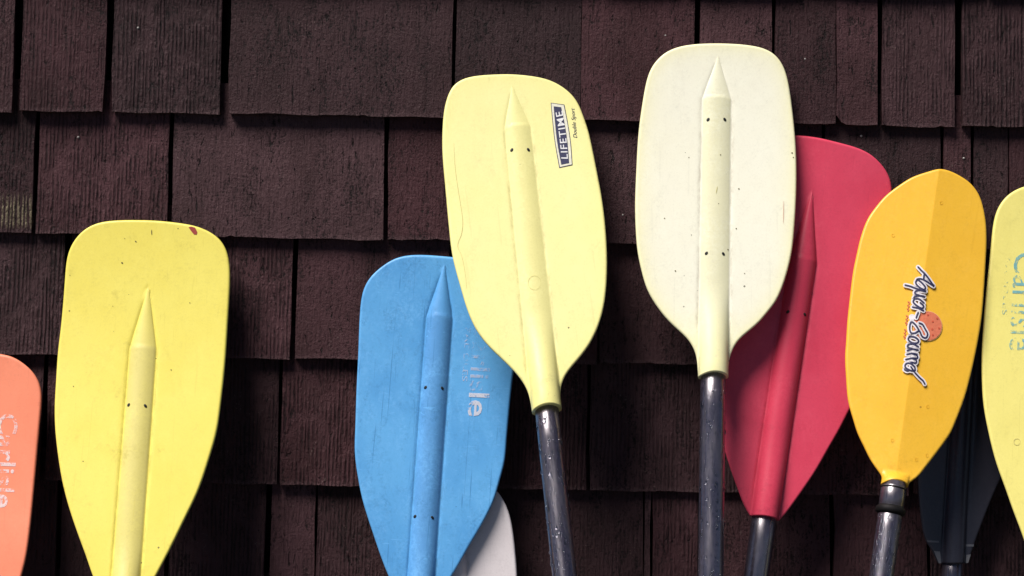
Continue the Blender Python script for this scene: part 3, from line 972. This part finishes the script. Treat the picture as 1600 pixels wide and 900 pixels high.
# ---- red paddle
m = mat_plastic('red_plastic', (0.70, 0.060, 0.115), (0.63, 0.042, 0.088), rib=(0.60, 0.042, 0.085), rough=0.40, speck=0.15, speck_col=(0.1, 0.01, 0.01), scuff=0.2)
OUT = [(1171.5, 806), (1162, 790), (1152, 762), (1142, 735), (1132, 702), (1124, 675), (1117, 640), (1112, 600), (1111, 560), (1113, 500), (1118, 430), (1126, 350), (1133, 300), (1141, 262), (1155, 236), (1180, 219), (1210, 212.5),
       (1243, 212.5), (1275, 216), (1310, 224), (1340, 232), (1360, 241), (1375, 254), (1386, 267), (1392, 280), (1395, 295), (1394, 330), (1387, 400), (1375, 480), (1362, 550), (1346, 605), (1328, 640),
       (1310, 675), (1295, 700), (1277, 732), (1257, 762), (1237, 790), (1225, 806), (1217, 813.5)]
P = make_paddle('crimson red paddle tucked behind the cream white and golden paddles', OUT, (1275, 214), (1194, 810), 8.5, 0.018, m, M_SHAFT, 0.0150,
                rib=dict(tip=(1268.5, 298), step=(1254, 407), ws=21, wn=21), spoon=0.004, dish=-0.006, neck_lip=3, rib_h=0.6)
hole_discs(P, [(1229, 489), (1256, 493)])

# ---- golden paddle with the script logo
m = mat_plastic('golden_plastic', (0.83, 0.465, 0.035), (0.80, 0.43, 0.03), rough=0.36, speck=0.2, speck_col=(0.4, 0.2, 0.02), scuff=0.12, streak=0.12)
OUT = [(1376, 757), (1378, 750), (1379, 746), (1375, 740), (1362, 720), (1350, 695), (1341, 675), (1335, 655), (1327, 625), (1324, 590), (1322.5, 555), (1324, 532), (1326, 500), (1330, 462), (1335, 422), (1340, 397), (1347, 367), (1357, 340),
       (1370, 321), (1385, 304), (1405, 289), (1425, 277), (1450, 269), (1466, 265.5), (1480, 267), (1500, 275), (1517, 286), (1530, 302), (1537, 320), (1542, 345), (1543.5, 375), (1542, 412), (1539, 462), (1536, 495), (1530, 532),
       (1521, 575), (1510, 617), (1497, 652), (1487, 675), (1477, 690), (1462, 710), (1445, 732), (1433, 746), (1424, 752), (1419, 756), (1418.5, 761)]
P = make_paddle('golden yellow paddle with a creased face and navy script lettering', OUT, (1466, 268), (1397, 758), 16, 0.033, m, M_SHAFT2, 0.0138,
                rib=None, crease=0.115, spoon=0.003, neck_lip=7, soft=2.5)


def s1(l):
    return [(1390 + x / 7.5, 400 + y / 7.5) for x, y in l]


def s2(l):
    return [(1390 + x / 7.5, 500 + y / 7.5) for x, y in l]


sun_c = (1449, 510)
decal(P, 'sun_emblem_rim', [disc(sun_c, 23.6, 40)], mat_flat('pale_orange_ink', (0.85, 0.46, 0.16), 0.45), 0.0009)
decal(P, 'sun_emblem', [disc(sun_c, 22.4, 40)], mat_flat('coral_ink', (0.72, 0.19, 0.10), 0.45), 0.0013)
M_CORAL = mat_flat('dark_coral_ink', (0.60, 0.10, 0.05), 0.45)
for c in ((1449, 493), (1457, 503), (1467, 513), (1456, 515), (1457, 524), (1464, 498)):
    decal(P, 'sun_spot', [disc(c, 1.6, 8)], M_CORAL, 0.0017)
M_SMALL = mat_flat('small_red_ink', (0.66, 0.16, 0.06), 0.5)
for i in range(11):
    if i in (3, 7):
        continue
    y = 472 + i * 5.4
    x = 1419.5 - i * 0.68
    decal(P, 'small_print', [ribbon([(x - 1.2, y), (x + 1.4, y + 1.2), (x, y + 3.4)], 1.7, 6)], M_SMALL, 0.0006)
strokes = [s1([(325, 140), (365, 185), (405, 225), (455, 285), (508, 358)]), s1([(508, 362), (450, 325), (385, 290), (340, 278), (312, 285)]), s1([(398, 215), (392, 250), (388, 285)]),
           s1([(312, 285), (298, 325), (335, 375), (395, 405), (410, 385), (370, 330), (325, 290)]), s1([(412, 425), (350, 408), (280, 382), (225, 360), (178, 348)]),
           s1([(405, 425), (340, 415), (295, 425), (288, 448), (330, 470), (398, 488)]), s1([(398, 490), (335, 478), (288, 485), (276, 500)]),
           s1([(392, 560), (330, 515), (285, 515), (268, 545), (300, 585), (370, 625), (390, 600), (350, 560)]), s1([(388, 652), (330, 625), (262, 608)]),
           s1([(325, 675), (312, 705), (302, 735)]),
           s2([(338, 48), (372, 60), (408, 115), (438, 175), (415, 218), (372, 202), (338, 140), (285, 165), (242, 160), (226, 100), (246, 32), (288, 62), (335, 132)]),
           s2([(225, 200), (210, 235), (255, 278), (315, 278), (330, 252), (290, 215), (228, 200)]),
           s2([(325, 322), (262, 292), (208, 300), (202, 325), (245, 345), (322, 362)]), s2([(322, 362), (255, 352), (200, 368)]),
           s2([(195, 412), (250, 402), (312, 412)]), s2([(255, 405), (312, 425), (316, 455), (250, 458), (182, 472)]), s2([(250, 458), (302, 480), (300, 512), (240, 505)]),
           s2([(285, 560), (235, 520), (188, 520), (172, 550), (195, 580), (250, 605), (288, 595), (285, 560)]), s2([(225, 600), (195, 605), (168, 590)]),
           s2([(240, 560), (285, 622), (345, 685), (385, 720), (406, 755)])]
decal(P, 'lettering_outline', [ribbon(s, 6.9) for s in strokes] + [disc((1424, 497), 5, 14)], mat_flat('logo_white', (0.80, 0.74, 0.76), 0.45), 0.0022)
decal(P, 'lettering', [ribbon(s, 2.5) for s in strokes], M_INK_NAVY, 0.0027)
for c in ((1394, 688), (1449, 711), (1432, 718), (1396, 367), (1450, 635), (1470, 318)):
    decal(P, 'water_spot', [ribbon([(c[0] + 2.4 * math.cos(q), c[1] + 2.4 * math.sin(q)) for q in np.linspace(0, 5.6, 9)], 0.7, 20, taper=True)], mat_flat('water_spot_mark', (0.80, 0.44, 0.025), 0.3), 0.0006)
z790, z757 = shaft_z(P, (1393, 792)), P.zn
collar(P, z790, z757 + 0.001, 0.0147, M_SHAFT, 'ferrule')
collar(P, z790 + 0.0255 * 0.82, z790 + 0.0255 * 0.9, 0.0151, M_RUBBER, 'ferrule_ring', 0.0003)
collar(P, shaft_z(P, (1392, 805)), shaft_z(P, (1393, 791)), 0.0174, M_RUBBER, 'drip_ring', 0.003)
drops(P, shaft_z(P, (1378, 945)), shaft_z(P, (1391, 808)), 560, rmax=0.0023, seed=5)

# ---- black paddle at the back
m = mat_plastic('black_plastic', (0.030, 0.029, 0.044), (0.022, 0.021, 0.033), rough=0.36, speck=0.1, scuff=0.1, streak=0.15)
right = [(1560, 480), (1575, 510), (1585, 560), (1588, 620), (1583, 680), (1572, 725), (1561, 752), (1550, 777), (1535, 815), (1522, 850), (1512, 880)]
left = [(1465, 880), (1457, 862), (1446, 845), (1441, 825), (1436, 780), (1433, 720), (1434, 650), (1441, 580), (1452, 520), (1468, 482)]
P = make_paddle('black paddle with grey stripes at its neck, hidden between two yellow paddles', left + [(1490, 462), (1516, 457), (1540, 464)] + right, (1516, 459), (1488.5, 880), 6.5, 0.019, m, M_SHAFT, 0.0125,
                rib=dict(tip=(1512, 500), step=(1507, 560), ws=15, wn=17), spoon=0.002, nu=84, nv=120, rib_h=0.75, neck_lip=0)
mg = mat_flat('grey_stripe', (0.12, 0.12, 0.14), 0.5)
mg2 = mat_flat('silver_band', (0.17, 0.165, 0.18), 0.45)
decal(P, 'stripe', [(np.array([(1447, 844), (1466, 845), (1466, 848), (1448.5, 847)]), [(0, 1, 2, 3)])], mg, 0.0005)
decal(P, 'stripe', [(np.array([(1508, 850.5), (1521, 850.5), (1520, 854), (1508, 854)]), [(0, 1, 2, 3)])], mg, 0.0005)
decal(P, 'neck_band', [(np.array([(1458.5, 861), (1468, 861.5), (1470, 880), (1466, 880)]), [(0, 1, 2, 3)])], mg2, 0.0005)
decal(P, 'neck_band', [(np.array([(1509, 867), (1516, 866), (1512, 879), (1508, 880)]), [(0, 1, 2, 3)])], mg2, 0.0005)

# ---- soft yellow paddle with faded blue lettering
m = mat_plastic('soft_yellow_plastic', (0.80, 0.70, 0.20), (0.76, 0.66, 0.18), rib=(0.70, 0.62, 0.22), rough=0.42, speck=0.5, scuff=0.3)
left = [(1638, 1003), (1637, 975), (1633, 945), (1620, 905), (1600, 843), (1595, 829), (1582, 795), (1570, 760), (1557, 725), (1546, 682), (1536.5, 632), (1534, 587), (1534, 550), (1536, 512), (1540, 462), (1546, 400), (1549, 362), (1553, 337),
        (1560, 321), (1570, 309), (1585, 299), (1600, 294)]
right = mirror(left, (1672, 290), (1658, 1003))
P = make_paddle('soft yellow paddle with faded blue lettering, at the far end from the salmon paddle', left + [(1625, 290.5), (1672, 289), (1712, 291)] + right[::-1], (1672, 290), (1658, 1003), 15, 0.018, m, M_SHAFT, 0.0150,
                rib=dict(tip=(1670, 390), step=(1668, 480), ws=19.5, wn=20.5), spoon=0.010, nu=96, nv=150)
mt = mat_flat('faded_blue_ink', (0.19, 0.48, 0.52), 0.5, worn=0.46, worn_scale=220, full=0.8)
mt2 = mat_flat('faint_blue_ink', (0.40, 0.52, 0.36), 0.5, worn=0.53, worn_scale=260)
decal(P, 'lettering', [text_px('Carlisle', (1583.5, 396), (-0.05, 1), (1, 0.04), 152, 42, 0.0)], mt, 0.0004)
decal(P, 'small_print', [text_px('PADDLES', (1569, 405), (-0.05, 1), (1, 0.04), 88, 8)], mt2, 0.0004)
decal(P, 'mould_ring', [ribbon([(1588 + 5 * math.cos(q), 691 + 5 * math.sin(q)) for q in np.linspace(0, 6.2, 12)], 0.8, 30, taper=True)], M_HAIR, 0.0005)
